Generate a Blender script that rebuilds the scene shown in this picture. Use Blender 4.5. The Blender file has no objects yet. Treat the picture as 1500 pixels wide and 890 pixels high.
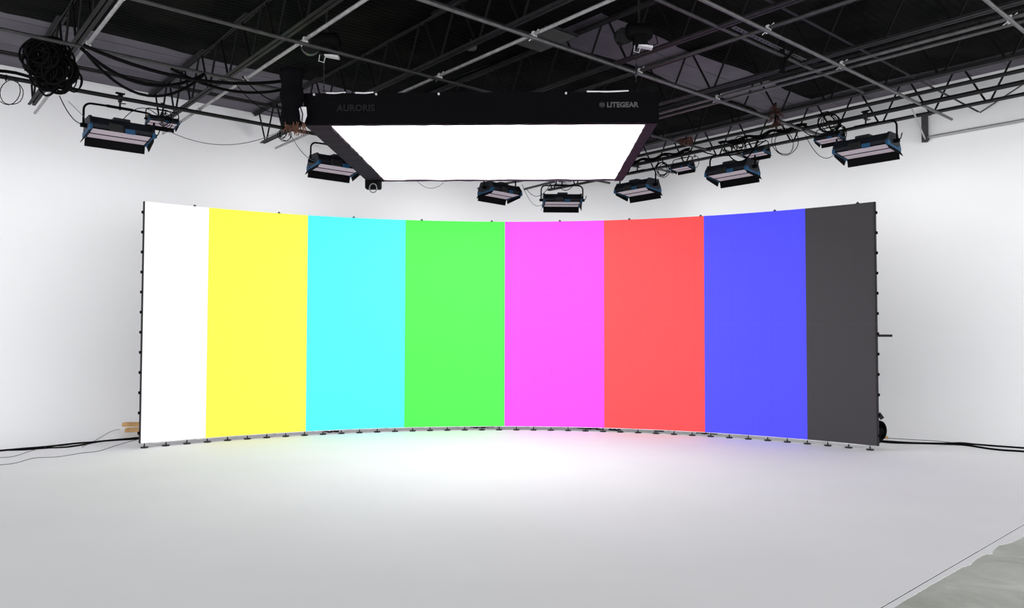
import bpy, math, random
from mathutils import Vector, Matrix
random.seed(7)
S = bpy.context.scene
C = S.collection
# ------------------------------------------------------------------ camera
F, PITCH, ROLL, HC = 1100.0, .0327, .0021, 2.953          # image taken as 1500 x 890
cp, sp, cr, sr = math.cos(PITCH), math.sin(PITCH), math.cos(ROLL), math.sin(ROLL)
up0 = Vector((0, -sp, cp)); fwd = Vector((0, cp, sp)); xx = Vector((1, 0, 0))
right = xx*cr + up0*sr; up = -xx*sr + up0*cr
cam_d = bpy.data.cameras.new('camera'); cam = bpy.data.objects.new('camera', cam_d); C.objects.link(cam)
cam.matrix_world = Matrix(((right.x, up.x, -fwd.x, 0), (right.y, up.y, -fwd.y, 0), (right.z, up.z, -fwd.z, HC), (0, 0, 0, 1)))
cam_d.sensor_width = 36; cam_d.lens = F/1500*36; cam_d.clip_end = 200
S.camera = cam
# ------------------------------------------------------------------ world, exposure
WORLD = (.98, .99, 1.0); WORLD_STRENGTH = 3.2
wd = bpy.data.worlds.new('world'); S.world = wd; wd.use_nodes = True
bg = wd.node_tree.nodes['Background']; bg.inputs[0].default_value = (*WORLD, 1); bg.inputs[1].default_value = WORLD_STRENGTH
S.view_settings.view_transform = 'Standard'; S.view_settings.look = 'None'
S.view_settings.exposure = 0.0; S.view_settings.gamma = 1
try: S.view_settings.use_curve_mapping = False
except Exception: pass
SOFTBOX = 4.9; LAMP = .28; LAMP_WATTS = [40, 95, 112, 84, 76, 46, 52, 44, 60]; SCREEN = 1.0
# ------------------------------------------------------------------ frames of reference
AL = math.radians(40.5)
U = Vector((-math.sin(AL), math.cos(AL), 0)); V = Vector((math.cos(AL), math.sin(AL), 0))
CAM = Vector((0, 0, HC))
def W(a, w, z): return U*a + V*w + Vector((0, 0, z))          # studio grid: a along the joists, w across them
def ray(x, y):
    u = (x-750)/F; v = (445-y)/F
    return right*u + up*v + fwd
def pxh(x, y, h): q = ray(x, y); return CAM + q*(h/q.z)         # point at height h above the lens
def pxY(x, y, Y): q = ray(x, y); return CAM + q*(Y/q.y)         # point at depth Y
WALL_A, WALL_W, TOPZ, COVE, CORNER = 23.4, 22.55, 9.80, 1.5, 3.2
def surf(a, w):                                                 # height of the white cove
    ia, iw = WALL_A-CORNER, WALL_W-CORNER
    if a > ia and w > iw: d = CORNER - math.hypot(a-ia, w-iw)
    else: d = min(WALL_A-a, WALL_W-w)
    if d >= COVE: return 0.0
    d = max(d, 0.02); return COVE - math.sqrt(max(COVE**2-(COVE-d)**2, 0))
def hit(x, y):
    q = ray(x, y); t = 5.0
    while t < 60:
        p = CAM + q*t
        if p.z <= surf(p.dot(U), p.dot(V)): return p
        t += .02
    return CAM + q*t
# LED wall arc
D0, X0, R0, PSI, SH = 21.95, -.0575, 13.25, .0101, -.0577
ACX, ACY = X0 - R0*math.sin(PSI), D0 - R0*math.cos(PSI)
S0, S1, LZ0, LZ1 = -9.90, 9.865, .12, 6.085
def arc(s, z=0, off=0):
    t = s/R0 + PSI; r = R0 + off
    return Vector((ACX + r*math.sin(t), ACY + r*math.cos(t), z))
def arc_s(x, y=488):
    lo, hi = -10.5, 10.5
    for _ in range(50):
        m = (lo+hi)/2; p = arc(m, HC) - CAM
        if 750 + F*(p.dot(right))/p.dot(fwd) < x: lo = m
        else: hi = m
    return lo
# ------------------------------------------------------------------ materials
def mat(name, col, rough=.6, metal=0, spec=.3, emit=None, est=1, var=0, scale=8, bump=0, bscale=60):
    m = bpy.data.materials.new(name); m.use_nodes = True
    nt = m.node_tree; b = nt.nodes['Principled BSDF']
    b.inputs['Roughness'].default_value = rough; b.inputs['Metallic'].default_value = metal
    b.inputs['Specular IOR Level'].default_value = spec
    b.inputs['Base Color'].default_value = (*col, 1)
    if emit: b.inputs['Emission Color'].default_value = (*emit, 1); b.inputs['Emission Strength'].default_value = est
    tc = nt.nodes.new('ShaderNodeTexCoord')
    if var:
        n = nt.nodes.new('ShaderNodeTexNoise'); n.inputs['Scale'].default_value = scale; n.inputs['Detail'].default_value = 4
        nt.links.new(tc.outputs['Object'], n.inputs['Vector'])
        r = nt.nodes.new('ShaderNodeValToRGB')
        r.color_ramp.elements[0].color = (*[c*(1-var) for c in col], 1); r.color_ramp.elements[1].color = (*[min(1, c*(1+var)) for c in col], 1)
        r.color_ramp.elements[0].position = .35; r.color_ramp.elements[1].position = .65
        nt.links.new(n.outputs['Fac'], r.inputs['Fac']); nt.links.new(r.outputs['Color'], b.inputs['Base Color'])
    if bump:
        n2 = nt.nodes.new('ShaderNodeTexNoise'); n2.inputs['Scale'].default_value = bscale; n2.inputs['Detail'].default_value = 3
        nt.links.new(tc.outputs['Object'], n2.inputs['Vector'])
        bp = nt.nodes.new('ShaderNodeBump'); bp.inputs['Strength'].default_value = bump; bp.inputs['Distance'].default_value = .02
        nt.links.new(n2.outputs['Fac'], bp.inputs['Height']); nt.links.new(bp.outputs['Normal'], b.inputs['Normal'])
    return m
M = {}
M['cyc_floor'] = mat('cyc_floor', (.80, .80, .815), .75, spec=.08, var=.012, scale=.5, bump=.03, bscale=3)
M['cyc_wall'] = mat('cyc_wall', (.83, .835, .845), .7, spec=.15, var=.008, scale=.4, bump=.02, bscale=2)
M['deck'] = mat('deck', (0.108, 0.098, 0.118), .7, spec=.1, var=.12, scale=1.2)
M['steel'] = mat('steel', (0.0158, 0.0144, 0.0167), .65, spec=.2, var=.2, scale=5)
M['web'] = mat('web', (0.0025, 0.0025, 0.0027), .7, spec=.15)
M['pipe_black'] = mat('pipe_black', (0.0036, 0.0036, 0.0039), .5, spec=.3)
M['pipe_grey'] = mat('pipe_grey', (0.085, 0.082, 0.086), .45, metal=.3, spec=.4, var=.2, scale=6)
M['pipe_light'] = mat('pipe_light', (.26, .25, .26), .45, metal=.2, spec=.4, var=.2, scale=6)
M['pipe_dark'] = mat('pipe_dark', (0.0264, 0.0250, 0.0269), .5, spec=.4, var=.25, scale=6)
M['chrome'] = mat('chrome', (.6, .6, .61), .35, metal=.3)
M['black'] = mat('black', (.003, .003, .0035), .7, spec=.06)
M['black_gloss'] = mat('black_gloss', (.008, .008, .009), .4, spec=.35)
M['cloth'] = mat('cloth', (.0035, .0035, .0045), .9, spec=.03, bump=.5, bscale=6)
M['hem'] = mat('hem', (.03, .02, .03), .9, spec=.05, bump=.4, bscale=12)
M['rubber'] = mat('rubber', (.0022, .0022, .0025), .7, spec=.05)
M['cable_grey'] = mat('cable_grey', (.14, .14, .145), .6, spec=.25)
M['blue'] = mat('blue', (.01, .07, .16), .5, spec=.3)
M['housing'] = mat('housing', (.010, .012, .018), .55, spec=.3, var=.3, scale=6)
M['white_paint'] = mat('white_paint', (.7, .68, .72), .5)
M['grey_panel'] = mat('grey_panel', (0.09, 0.09, 0.09), .6, spec=.2, var=.1, scale=3)
M['silver'] = mat('silver', (0.3600, 0.3600, 0.3680), .5, metal=.3)
M['wood'] = mat('wood', (.50, .30, .13), .7, spec=.2, var=.2, scale=5)
M['brown'] = mat('brown', (.05, .024, .02), .85, spec=.1, var=.4, scale=14)
M['rope'] = mat('rope', (.13, .065, .045), .9, spec=.05, var=.4, scale=18)
M['letters'] = mat('letters', (.075, .075, .08), .6, spec=.1)
M['letters_dim'] = mat('letters_dim', (.009, .009, .011), .6, spec=.1)
M['grommet'] = mat('grommet', (.8, .8, .8), .3, metal=.5)
M['diffuser'] = mat('diffuser', (.8, .8, .8), .8, emit=(1, .995, 1.0), est=SOFTBOX)
M['lamp_face'] = mat('lamp_face', (.12, .10, .12), .6, emit=(1, .85, .97), est=LAMP)
M['screen_side'] = mat('screen_side', (.03, .03, .032), .5)
# concrete
def concrete():
    m = bpy.data.materials.new('concrete'); m.use_nodes = True; nt = m.node_tree; b = nt.nodes['Principled BSDF']
    tc = nt.nodes.new('ShaderNodeTexCoord')
    n = nt.nodes.new('ShaderNodeTexNoise'); n.inputs['Scale'].default_value = 1.1; n.inputs['Detail'].default_value = 8; n.inputs['Roughness'].default_value = .65; n.inputs['Distortion'].default_value = .7
    nt.links.new(tc.outputs['Object'], n.inputs['Vector'])
    r = nt.nodes.new('ShaderNodeValToRGB'); e = r.color_ramp.elements
    e[0].position = .3; e[0].color = (.32, .335, .285, 1); e[1].position = .72; e[1].color = (.60, .62, .56, 1)
    k = e.new(.5); k.color = (.44, .455, .405, 1)
    nt.links.new(n.outputs['Fac'], r.inputs['Fac']); nt.links.new(r.outputs['Color'], b.inputs['Base Color'])
    n3 = nt.nodes.new('ShaderNodeTexNoise'); n3.inputs['Scale'].default_value = 30; n3.inputs['Detail'].default_value = 5
    nt.links.new(tc.outputs['Object'], n3.inputs['Vector'])
    bp = nt.nodes.new('ShaderNodeBump'); bp.inputs['Strength'].default_value = .15; bp.inputs['Distance'].default_value = .01
    nt.links.new(n3.outputs['Fac'], bp.inputs['Height']); nt.links.new(bp.outputs['Normal'], b.inputs['Normal'])
    b.inputs['Roughness'].default_value = .45; b.inputs['Specular IOR Level'].default_value = .35
    return m
M['concrete'] = concrete()
# quilted black blanket with fine parallel ripples
def blanket_mat():
    m = bpy.data.materials.new('blanket'); m.use_nodes = True; nt = m.node_tree; b = nt.nodes['Principled BSDF']
    b.inputs['Base Color'].default_value = (.011, .012, .0115, 1); b.inputs['Roughness'].default_value = .95; b.inputs['Specular IOR Level'].default_value = .02
    tc = nt.nodes.new('ShaderNodeTexCoord')
    w = nt.nodes.new('ShaderNodeTexWave'); w.wave_type = 'BANDS'; w.bands_direction = 'X'
    w.inputs['Scale'].default_value = 2.0; w.inputs['Distortion'].default_value = 5; w.inputs['Detail'].default_value = 1; w.inputs['Detail Scale'].default_value = .25
    nt.links.new(tc.outputs['Object'], w.inputs['Vector'])
    n = nt.nodes.new('ShaderNodeTexNoise'); n.inputs['Scale'].default_value = .8; n.inputs['Detail'].default_value = 3
    nt.links.new(tc.outputs['Object'], n.inputs['Vector'])
    r = nt.nodes.new('ShaderNodeValToRGB'); r.color_ramp.elements[0].color = (.003, .0035, .0033, 1); r.color_ramp.elements[1].color = (.008, .0085, .0077, 1)
    r.color_ramp.elements[0].position = .35; r.color_ramp.elements[1].position = .65
    nt.links.new(n.outputs['Fac'], r.inputs['Fac']); nt.links.new(r.outputs['Color'], b.inputs['Base Color'])
    bp = nt.nodes.new('ShaderNodeBump'); bp.inputs['Strength'].default_value = .6; bp.inputs['Distance'].default_value = .03
    nt.links.new(w.outputs['Fac'], bp.inputs['Height']); nt.links.new(bp.outputs['Normal'], b.inputs['Normal'])
    return m
M['blanket'] = blanket_mat()
def screen_mat():
    m = bpy.data.materials.new('screen_bars'); m.use_nodes = True; nt = m.node_tree; b = nt.nodes['Principled BSDF']
    uv = nt.nodes.new('ShaderNodeUVMap'); uv.uv_map = 'strip'
    sep = nt.nodes.new('ShaderNodeSeparateXYZ'); nt.links.new(uv.outputs['UV'], sep.inputs[0])
    r = nt.nodes.new('ShaderNodeValToRGB'); r.color_ramp.interpolation = 'CONSTANT'
    lo = .035
    cols = [(1, 1, 1), (1, 1, lo), (lo, 1, 1), (lo, 1, lo), (1, lo, 1), (1, lo, lo), (lo, lo, 1), (0, 0, 0)]
    xs = [None, 301.5, 446, 591, 736.3, 883.8, 1031.3, 1180.5]
    e = r.color_ramp.elements
    while len(e) < 8: e.new(.99)
    for i, c in enumerate(cols):
        e[i].position = 0 if i == 0 else (arc_s(xs[i]) + 10)/20
        e[i].color = (*c, 1)
    nt.links.new(sep.outputs['X'], r.inputs['Fac'])
    nt.links.new(r.outputs['Color'], b.inputs['Emission Color']); b.inputs['Emission Strength'].default_value = SCREEN
    b.inputs['Base Color'].default_value = (.062, .058, .063, 1); b.inputs['Roughness'].default_value = .8; b.inputs['Specular IOR Level'].default_value = .1
    return m
M['screen'] = screen_mat()

# ------------------------------------------------------------------ mesh builder
class MB:
    def __init__(s): s.v = []; s.f = []
    def add(s, vs, fs):
        o = len(s.v); s.v += [tuple(v) for v in vs]; s.f += [tuple(i+o for i in f) for f in fs]; return s
    def box(s, c, size, mtx=None, bev=0):
        x, y, z = [k/2 for k in size]; c = Vector(c)
        if bev:
            vs = []; b = bev
            for sx in (-1, 1):
                for sy in (-1, 1):
                    for sz in (-1, 1):
                        vs += [Vector((sx*(x-b), sy*(y-b), sz*z)), Vector((sx*(x-b), sy*y, sz*(z-b))), Vector((sx*x, sy*(y-b), sz*(z-b)))]
            def I(a, b_, c_, k): return ((a*2+b_)*2+c_)*3+k
            fs = []
            for q in (0, 1):
                fs.append([I(0, 0, q, 0), I(1, 0, q, 0), I(1, 1, q, 0), I(0, 1, q, 0)])
                fs.append([I(0, q, 0, 1), I(1, q, 0, 1), I(1, q, 1, 1), I(0, q, 1, 1)])
                fs.append([I(q, 0, 0, 2), I(q, 1, 0, 2), I(q, 1, 1, 2), I(q, 0, 1, 2)])
            for a in (0, 1):
                for b_ in (0, 1):
                    fs.append([I(0, a, b_, 0), I(1, a, b_, 0), I(1, a, b_, 1), I(0, a, b_, 1)])
                    fs.append([I(a, 0, b_, 0), I(a, 1, b_, 0), I(a, 1, b_, 2), I(a, 0, b_, 2)])
                    fs.append([I(a, b_, 0, 1), I(a, b_, 1, 1), I(a, b_, 1, 2), I(a, b_, 0, 2)])
                    for c_ in (0, 1): fs.append([I(a, b_, c_, 0), I(a, b_, c_, 1), I(a, b_, c_, 2)])
        else:
            vs = [Vector((i*x, j*y, k*z)) for i in (-1, 1) for j in (-1, 1) for k in (-1, 1)]
            fs = [(0, 1, 3, 2), (4, 6, 7, 5), (0, 4, 5, 1), (2, 3, 7, 6), (0, 2, 6, 4), (1, 5, 7, 3)]
        if mtx is not None: vs = [mtx @ p for p in vs]
        return s.add([p + c for p in vs], fs)
    def tube(s, pts, r, n=8, caps=True, closed=False):
        pts = [Vector(p) for p in pts]; m = len(pts)
        rr = r if isinstance(r, (list, tuple)) else [r]*m
        d = (pts[1]-pts[0]).normalized()
        a = d.orthogonal().normalized(); vs = []
        for i, p in enumerate(pts):
            if closed: t = (pts[(i+1) % m] - pts[i-1]).normalized()
            else: t = (pts[min(i+1, m-1)] - pts[max(i-1, 0)]).normalized()
            a = (a - t*a.dot(t)); a = a.normalized() if a.length > 1e-6 else t.orthogonal().normalized()
            b = t.cross(a)
            for k in range(n):
                q = 2*math.pi*k/n; vs.append(p + (a*math.cos(q) + b*math.sin(q))*rr[i])
        fs = [[i*n+k, i*n+(k+1) % n, (i+1)*n+(k+1) % n, (i+1)*n+k] for i in range(m-1) for k in range(n)]
        if closed: fs += [[(m-1)*n+k, (m-1)*n+(k+1) % n, (k+1) % n, k] for k in range(n)]
        elif caps: fs += [list(range(n))[::-1], [(m-1)*n+k for k in range(n)]]
        return s.add(vs, fs)
    def prism(s, poly, x0, x1):            # poly in (y, z), extruded along x
        n = len(poly)
        vs = [Vector((x0, y, z)) for y, z in poly] + [Vector((x1, y, z)) for y, z in poly]
        fs = [list(range(n))[::-1], list(range(n, 2*n))] + [[i, (i+1) % n, n+(i+1) % n, n+i] for i in range(n)]
        return s.add(vs, fs)
    def mesh(s, name, m, smooth=False):
        me = bpy.data.meshes.new(name); me.from_pydata(s.v, [], s.f)
        ms = m if isinstance(m, list) else [m]
        for k in ms: me.materials.append(M[k])
        if smooth: me.polygons.foreach_set('use_smooth', [True]*len(me.polygons))
        me.update(); return me
def obj(name, mb, m=None, parent=None, loc=None, smooth=False, **kw):
    me = mb.mesh(name, m, smooth) if isinstance(mb, MB) else mb
    o = bpy.data.objects.new(name, me); C.objects.link(o)
    if loc is not None: o.location = loc
    if parent is not None: o.parent = parent
    for k, v in kw.items(): o[k] = v
    return o
def smooth_angle(o, deg=40):
    me = o.data; me.polygons.foreach_set('use_smooth', [True]*len(me.polygons))
    try: me.set_sharp_from_angle(angle=math.radians(deg))
    except Exception: pass
def tag(o, label=None, cat=None, group=None, kind=None):
    if label: o['label'] = label
    if cat: o['category'] = cat
    if group: o['group'] = group
    if kind: o['kind'] = kind
    return o
def thing(name, label, cat, loc=(0, 0, 0), rz=0, group=None):
    o = bpy.data.objects.new(name, None); C.objects.link(o); o.location = loc; o.rotation_euler = (0, 0, rz)
    o.empty_display_size = .1
    return tag(o, label, cat, group)
def copy_tree(o, parent=None):
    c = o.copy(); C.objects.link(c)
    if parent is not None: c.parent = parent
    for ch in list(o.children): copy_tree(ch, c)
    return c
def catmull(pts, n=8):
    pts = [Vector(p) for p in pts]; out = []
    P = [pts[0]*2-pts[1]] + pts + [pts[-1]*2-pts[-2]]
    for i in range(1, len(P)-2):
        for k in range(n):
            t = k/n; a, b, c, d = P[i-1:i+3]
            out.append(.5*((2*b) + (c-a)*t + (2*a-5*b+4*c-d)*t*t + (3*b-a-3*c+d)*t**3))
    return out + [pts[-1]]
def sag(p, q, drop, n=14):
    p, q = Vector(p), Vector(q); return [p.lerp(q, k/n) - Vector((0, 0, drop*4*(k/n)*(1-k/n))) for k in range(n+1)]

# ------------------------------------------------------------------ setting: floor, walls, ceiling
A_MIN, W_MIN = -9.0, -9.0
def ea(w): return 3.44 + .0195*w                          # near edge of the white floor
A_EDGE = .5
path = []                                                 # plan path of the wall face, right wall -> corner -> left wall
nl = 24
for i in range(nl+1): path.append((A_EDGE + (WALL_A-CORNER-A_EDGE)*i/nl, WALL_W, 0.0))
for i in range(1, 24):
    t = math.pi/2*i/24; path.append((WALL_A-CORNER + CORNER*math.sin(t), WALL_W-CORNER + CORNER*math.cos(t), t))
for i in range(nl+1): path.append((WALL_A, WALL_W-CORNER - (WALL_W-CORNER-W_MIN)*i/nl, math.pi/2))
prof = []
for i in range(17):
    t = math.pi/2*i/16; prof.append((COVE - COVE*math.sin(t), COVE - COVE*math.cos(t)))
for z in (2.5, 4, 6, 8, TOPZ): prof.append((0, z))
prof += [(-.2, TOPZ), (-.2, 0)]
def wall(name, rng):
    mb = MB(); n = len(prof); vs = []
    for i in rng:
        a, w, t = path[i]
        for d, z in prof: vs.append(W(a - d*math.sin(t), w - d*math.cos(t), z))
    m = len(rng)
    mb.add(vs, [[i*n+k, i*n+k+1, (i+1)*n+k+1, (i+1)*n+k] for i in range(m-1) for k in range(n-1)])
    o = obj(name, mb, 'cyc_wall', kind='structure'); smooth_angle(o, 30); return o
mid = len(path)//2
wall_right = wall('wall_right', range(0, mid+1)); wall_left = wall('wall_left', range(mid, len(path)))
# raised white floor of the cove, its near edge parallel to the left wall
mb = MB(); poly = []
na = 40
for i in range(na+1):
    w = W_MIN + (WALL_W-COVE-W_MIN)*i/na; poly.append((ea(w), w))
ring = [(a - COVE*math.sin(t), w - COVE*math.cos(t)) for a, w, t in path if a > 4.0]
outline = [W(a, w, 0) for a, w in poly] + [W(a, w, 0) for a, w in ring]
n = len(outline)
cen = W(12, 8, 0)
mb.add(outline + [cen], [[i, (i+1) % n, n] for i in range(n)])
low = [p - Vector((0, 0, .006)) for p in outline]
mb.add(outline + low, [[i, i+n, (i+1) % n + n, (i+1) % n] for i in range(n)])
obj('floor', mb, 'cyc_floor', kind='structure')
mb = MB(); 
mb.add([W(a, w, -.006) for a, w in ((A_MIN, W_MIN-3), (WALL_A+1, W_MIN-3), (WALL_A+1, WALL_W+6), (A_MIN, WALL_W+6))], [(0, 3, 2, 1)])
mb.add([W(a, w, -.30) for a, w in ((A_MIN, W_MIN-3), (WALL_A+1, W_MIN-3), (WALL_A+1, WALL_W+6), (A_MIN, WALL_W+6))], [(0, 1, 2, 3)])
obj('floor', mb, 'concrete', kind='structure')
# thin dark joint, then a strip of paint run over onto the concrete with a ragged outer edge
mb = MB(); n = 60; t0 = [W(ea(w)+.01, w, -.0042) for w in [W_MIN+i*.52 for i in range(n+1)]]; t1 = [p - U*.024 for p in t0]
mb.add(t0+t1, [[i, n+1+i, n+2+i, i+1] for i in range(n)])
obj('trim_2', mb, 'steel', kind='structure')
mb = MB(); top = []; bot = []
wv = -2.0; d_ = .1
while wv < 22.3:
    if random.random() < .12: d_ = random.choice([.07, .08, .1, .18])
    lastd = .75*(lastd if wv > -2 else .1) + .25*d_
    if random.random() < .05: lastd = .16
    top.append(W(ea(wv)-.013, wv, -.0035)); bot.append(W(ea(wv)-.013 - lastd - random.uniform(0, .008), wv, -.0035)); wv += .06
k = len(top)
mb.add(top + bot, [[i, k+i, k+i+1, i+1] for i in range(k-1)])
mb.add([p - Vector((0, 0, .0025)) for p in bot] + bot, [[i, i+1, k+i+1, k+i] for i in range(k-1)])
obj('trim_1', mb, 'cyc_floor', kind='structure')

# ceiling: ribbed steel deck
mb = MB(); vs = []; a = A_MIN; x0w, x1w = W_MIN-3, WALL_W+.25
k = 0
rows = []
while a < WALL_A+.25:
    rows += [(a, TOPZ+.025), (a+.03, TOPZ+.025), (a+.04, TOPZ+.0), (a+.89, TOPZ+.0)]
    a += .90
for a, z in rows: vs += [W(a, x0w, z), W(a, x1w, z)]
mb.add(vs, [[2*i, 2*i+1, 2*i+3, 2*i+2] for i in range(len(rows)-1)])
mb.add([W(A_MIN, x0w, TOPZ+.4), W(WALL_A+.25, x0w, TOPZ+.4), W(WALL_A+.25, x1w, TOPZ+.4), W(A_MIN, x1w, TOPZ+.4)], [(0, 1, 2, 3)])
ceiling = obj('ceiling', mb, 'deck', kind='structure')
# black sound blankets pinned under the deck
def blanket(a0, a1, w0, w1, label, edge=.12):
    o = tag(obj('ceiling_blanket', blanket_mb(a0, a1, w0, w1, edge), 'blanket', smooth=True), label, 'sound blanket')
    o.matrix_world = Matrix(((U.x, V.x, 0, 0), (U.y, V.y, 0, 0), (0, 0, 1, 0), (0, 0, 0, 1)))
    return o
def blanket_mb(a0, a1, w0, w1, edge):
    mb = MB(); na, nw = max(6, int((a1-a0)/.4)), max(6, int((w1-w0)/.35)); vs = []
    ph = random.uniform(0, 6)
    for i in range(na+1):
        for j in range(nw+1):
            a = a0+(a1-a0)*i/na; w = w0+(w1-w0)*j/nw
            e = min(1, 3*min(i, na-i, j, nw-j)/6)
            sg = .02 + e*(.05 + .05*abs(math.sin(w*math.pi/3.05)) + .03*math.sin(a*2.1+ph)*math.sin(w*1.7))
            if i in (0, na): a += edge*math.sin(w*1.3+ph)*.7 + random.uniform(-.03, .03)
            if j in (0, nw): w += edge*math.sin(a*1.1+ph)*.6
            vs.append(Vector((a, w, TOPZ-.005-sg)))
    fs = [[i*(nw+1)+j, i*(nw+1)+j+1, (i+1)*(nw+1)+j+1, (i+1)*(nw+1)+j] for i in range(na) for j in range(nw)]
    mb.add(vs, fs); 
    o = len(vs); mb.add([(x, y, TOPZ-.004) for x, y, z in vs], [f[::-1] for f in fs])
    return mb
bl = 'black quilted blanket under the roof, '
blanket(12.75, 19.3, 12.0, 21.1, bl+'far one behind the right of the big light')
blanket(12.75, 19.3, -6, 12.0, bl+'above the left half of the big light')
blanket(4.0, 11.0, 11.9, 21.1, bl+'at the upper right over the wall end')
blanket(-8.8, 4.0, -6, 21.1, bl+'nearest one, just over the front of the studio')
blanket(4.0, 12.9, -6, 11.8, bl+'at the top middle of the picture')

# ------------------------------------------------------------------ roof joists
HB, HT = 5.736, 6.83
ZB, ZT = HC+HB, HC+HT
JN = ['nearest roof joist crossing the upper left corner', 'roof joist ending left of the cable bag, second from the left', 'roof joist ending just behind the hanging cable bag',
      'roof joist running over the middle of the big overhead light', 'roof joist beside the pinkish pipe at the upper right', 'roof joist over the right-hand wash lights', 'roof joist closest to the right wall']
bar_mesh = {}
def joist(k, w):
    a0, a1 = -6.0, 22.66
    t = thing('roof_joist', 'dark open-web steel ' + JN[k], 'joist', W(a0, w, ZB))
    t.matrix_world = Matrix(((U.x, V.x, 0, W(a0, w, 0).x), (U.y, V.y, 0, W(a0, w, 0).y), (0, 0, 1, ZB), (0, 0, 0, 1)))
    L = a1-a0
    if 'chord' not in bar_mesh:
        mb = MB()
        for s in (-1, 1):
            mb.box((L/2, s*.052, 0), (L, .072, .012)); mb.box((L/2, s*.022, .03), (L, .010, .07))
        bar_mesh['chord'] = mb.mesh('bottom_chord', 'steel')
        mb = MB(); L2 = 23.30-a0
        for s in (-1, 1):
            mb.box((L2/2, s*.058, 0), (L2, .085, .012)); mb.box((L2/2, s*.022, -.035), (L2, .010, .07))
        bar_mesh['top'] = mb.mesh('top_chord', 'steel')
        H = HT-HB-.06
        for nm, dx in (('r', .52), ('l', -.52)):
            mb = MB(); mb.tube([(0, 0, .02), (dx, 0, H)], .026, 5); bar_mesh[nm] = mb.mesh('web_bar', 'web')
    obj('bottom_chord', bar_mesh['chord'], parent=t)
    obj('top_chord', bar_mesh['top'], parent=t, loc=(0, 0, HT-HB-.045))
    a = 6.476 - 1.325*9
    while a < a1-.1:
        if a > a0+.6:
            obj('web_bar', bar_mesh['r'], parent=t, loc=(a-a0+.05, 0, 0))
            obj('web_bar', bar_mesh['l'], parent=t, loc=(a-a0-.05, 0, 0))
        a += 1.325
    return t
for k in range(7): joist(k, (k+1)*3.05 - .02)
# bridging lines across the joists
def bar_v(name, a, w0, w1, z, label, m, sec=.05, cat='brace'):
    mb = MB(); Lw = w1-w0; mb.box((0, Lw/2, 0), (sec, Lw, .012)); mb.box((sec/2, Lw/2, sec/2), (.008, Lw, sec))
    o = tag(obj(name, mb, m), label, cat)
    o.matrix_world = Matrix(((U.x, V.x, 0, W(a, w0, 0).x), (U.y, V.y, 0, W(a, w0, 0).y), (0, 0, 1, z), (0, 0, 0, 1)))
    return o
bar_v('bridging_angle', 7.0, -4, 22.3, ZB+.045, 'thin dark bracing angle crossing the joists, ending at the right wall track', 'steel')
bar_v('bridging_angle', 10.9, -4, 22.3, ZB+.045, 'thin dark bracing angle crossing the joists over the right side of the big light', 'steel')
bar_v('bridging_angle', 20.6, -4, 22.3, ZB+.55, 'dark bracing angle along the left wall above the sagging cables', 'steel')
bar_v('bridging_angle', 21.9, -4, 21.6, ZB+1.0, 'dark bracing angle tight under the deck beside the left wall', 'steel')

# ------------------------------------------------------------------ rigging pipes
ZPU, ZPV = HC+5.40, HC+5.30
def pipe(p0, p1, r, m, label, clamps=(), name='rigging_pipe'):
    p0, p1 = Vector(p0), Vector(p1)
    t = thing(name, label, 'pipe', p0); dd = p1-p0; rot = Vector((1, 0, 0)).rotation_difference(dd.normalized())
    t.rotation_mode = 'QUATERNION'; t.rotation_quaternion = rot; inv = rot.inverted()
    mb = MB(); mb.tube([(0, 0, 0), (dd.length, 0, 0)], r, 12); o = obj('tube', mb, m, t); smooth_angle(o)
    for c in clamps:
        cm = MB()
        d = Vector((1, 0, 0)); q = inv @ (Vector(c)-p0)
        cm.tube([q-d*.04, q+d*.04], r*1.45, 8)
        cm.box(q + Vector((0, 0, .05)), (.07, .07, .10), bev=.01)
        cm.tube([q+Vector((.03, 0, .0)), q+Vector((.11, .02, -.05))], .011, 6)
        cm.tube([q+Vector((-.03, 0, .06)), q+Vector((-.10, -.03, .12))], .009, 6)
        obj('clamp', cm, 'chrome', t)
    return t
UW = [3.03, 6.07, 9.14, 12.13, 14.92]
VA = [4.12, 7.09, 10.05, 13.05, 15.94]
ul = ['grey rigging pipe sloping down past the big cable bundle at left', 'long grey rigging pipe crossing from the top middle to the left wash light',
      'grey rigging pipe ending left of the big light below the brown tassels', 'black rigging pipe sloping up from the big overhead light past the ceiling panel', 'pinkish grey rigging pipe at the upper right, longest bright line there']
for i, w in enumerate(UW):
    m = ['pipe_light', 'pipe_light', 'pipe_light', 'pipe_dark', 'pipe_grey'][i]
    e = 22.07 if i < 2 else (21.65 if i == 2 else 18.9)
    pipe(W(-4, w, ZPU), W(e, w, ZPU), .034, m, ul[i], [W(a+.05, w, ZPU-.05) for a in VA + [19.0]])
vl = ['short pale rigging pipe at the very top right corner', 'grey rigging pipe from the top edge down to the bracket by the right wall', 'grey rigging pipe entering behind the right end of the big light',
      'thin pinkish lit rigging pipe at the upper left of the picture', 'dark rigging pipe across the top left behind the cable bundle']
for i, a in enumerate(VA):
    e = [22, 20.64, 19.9, 18.9, 18.9][i]
    pipe(W(a, -4, ZPV), W(a, e, ZPV), .034, ['pipe_grey', 'pipe_grey', 'pipe_grey', 'pipe_dark', 'pipe_dark'][i], vl[i])
pipe(W(8.2, 6, ZPU+.35), W(8.2, 18.2, ZPU+.35), .034, 'pipe_dark', 'dark rigging pipe near the right-hand chain hoist')
ZL = HC+5.33
pipe(W(19.0, -5, ZL-.02), W(19.0, 19.0, ZL-.02), .048, 'pipe_black', 'black lamp pipe along the left wall holding the left wash lights', name='lamp_pipe')
pipe(W(-1, 18.72, ZL-.02), W(19.3, 18.72, ZL-.02), .055, 'pipe_black', 'black lamp pipe along the right wall holding the right wash lights', name='lamp_pipe')
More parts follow.
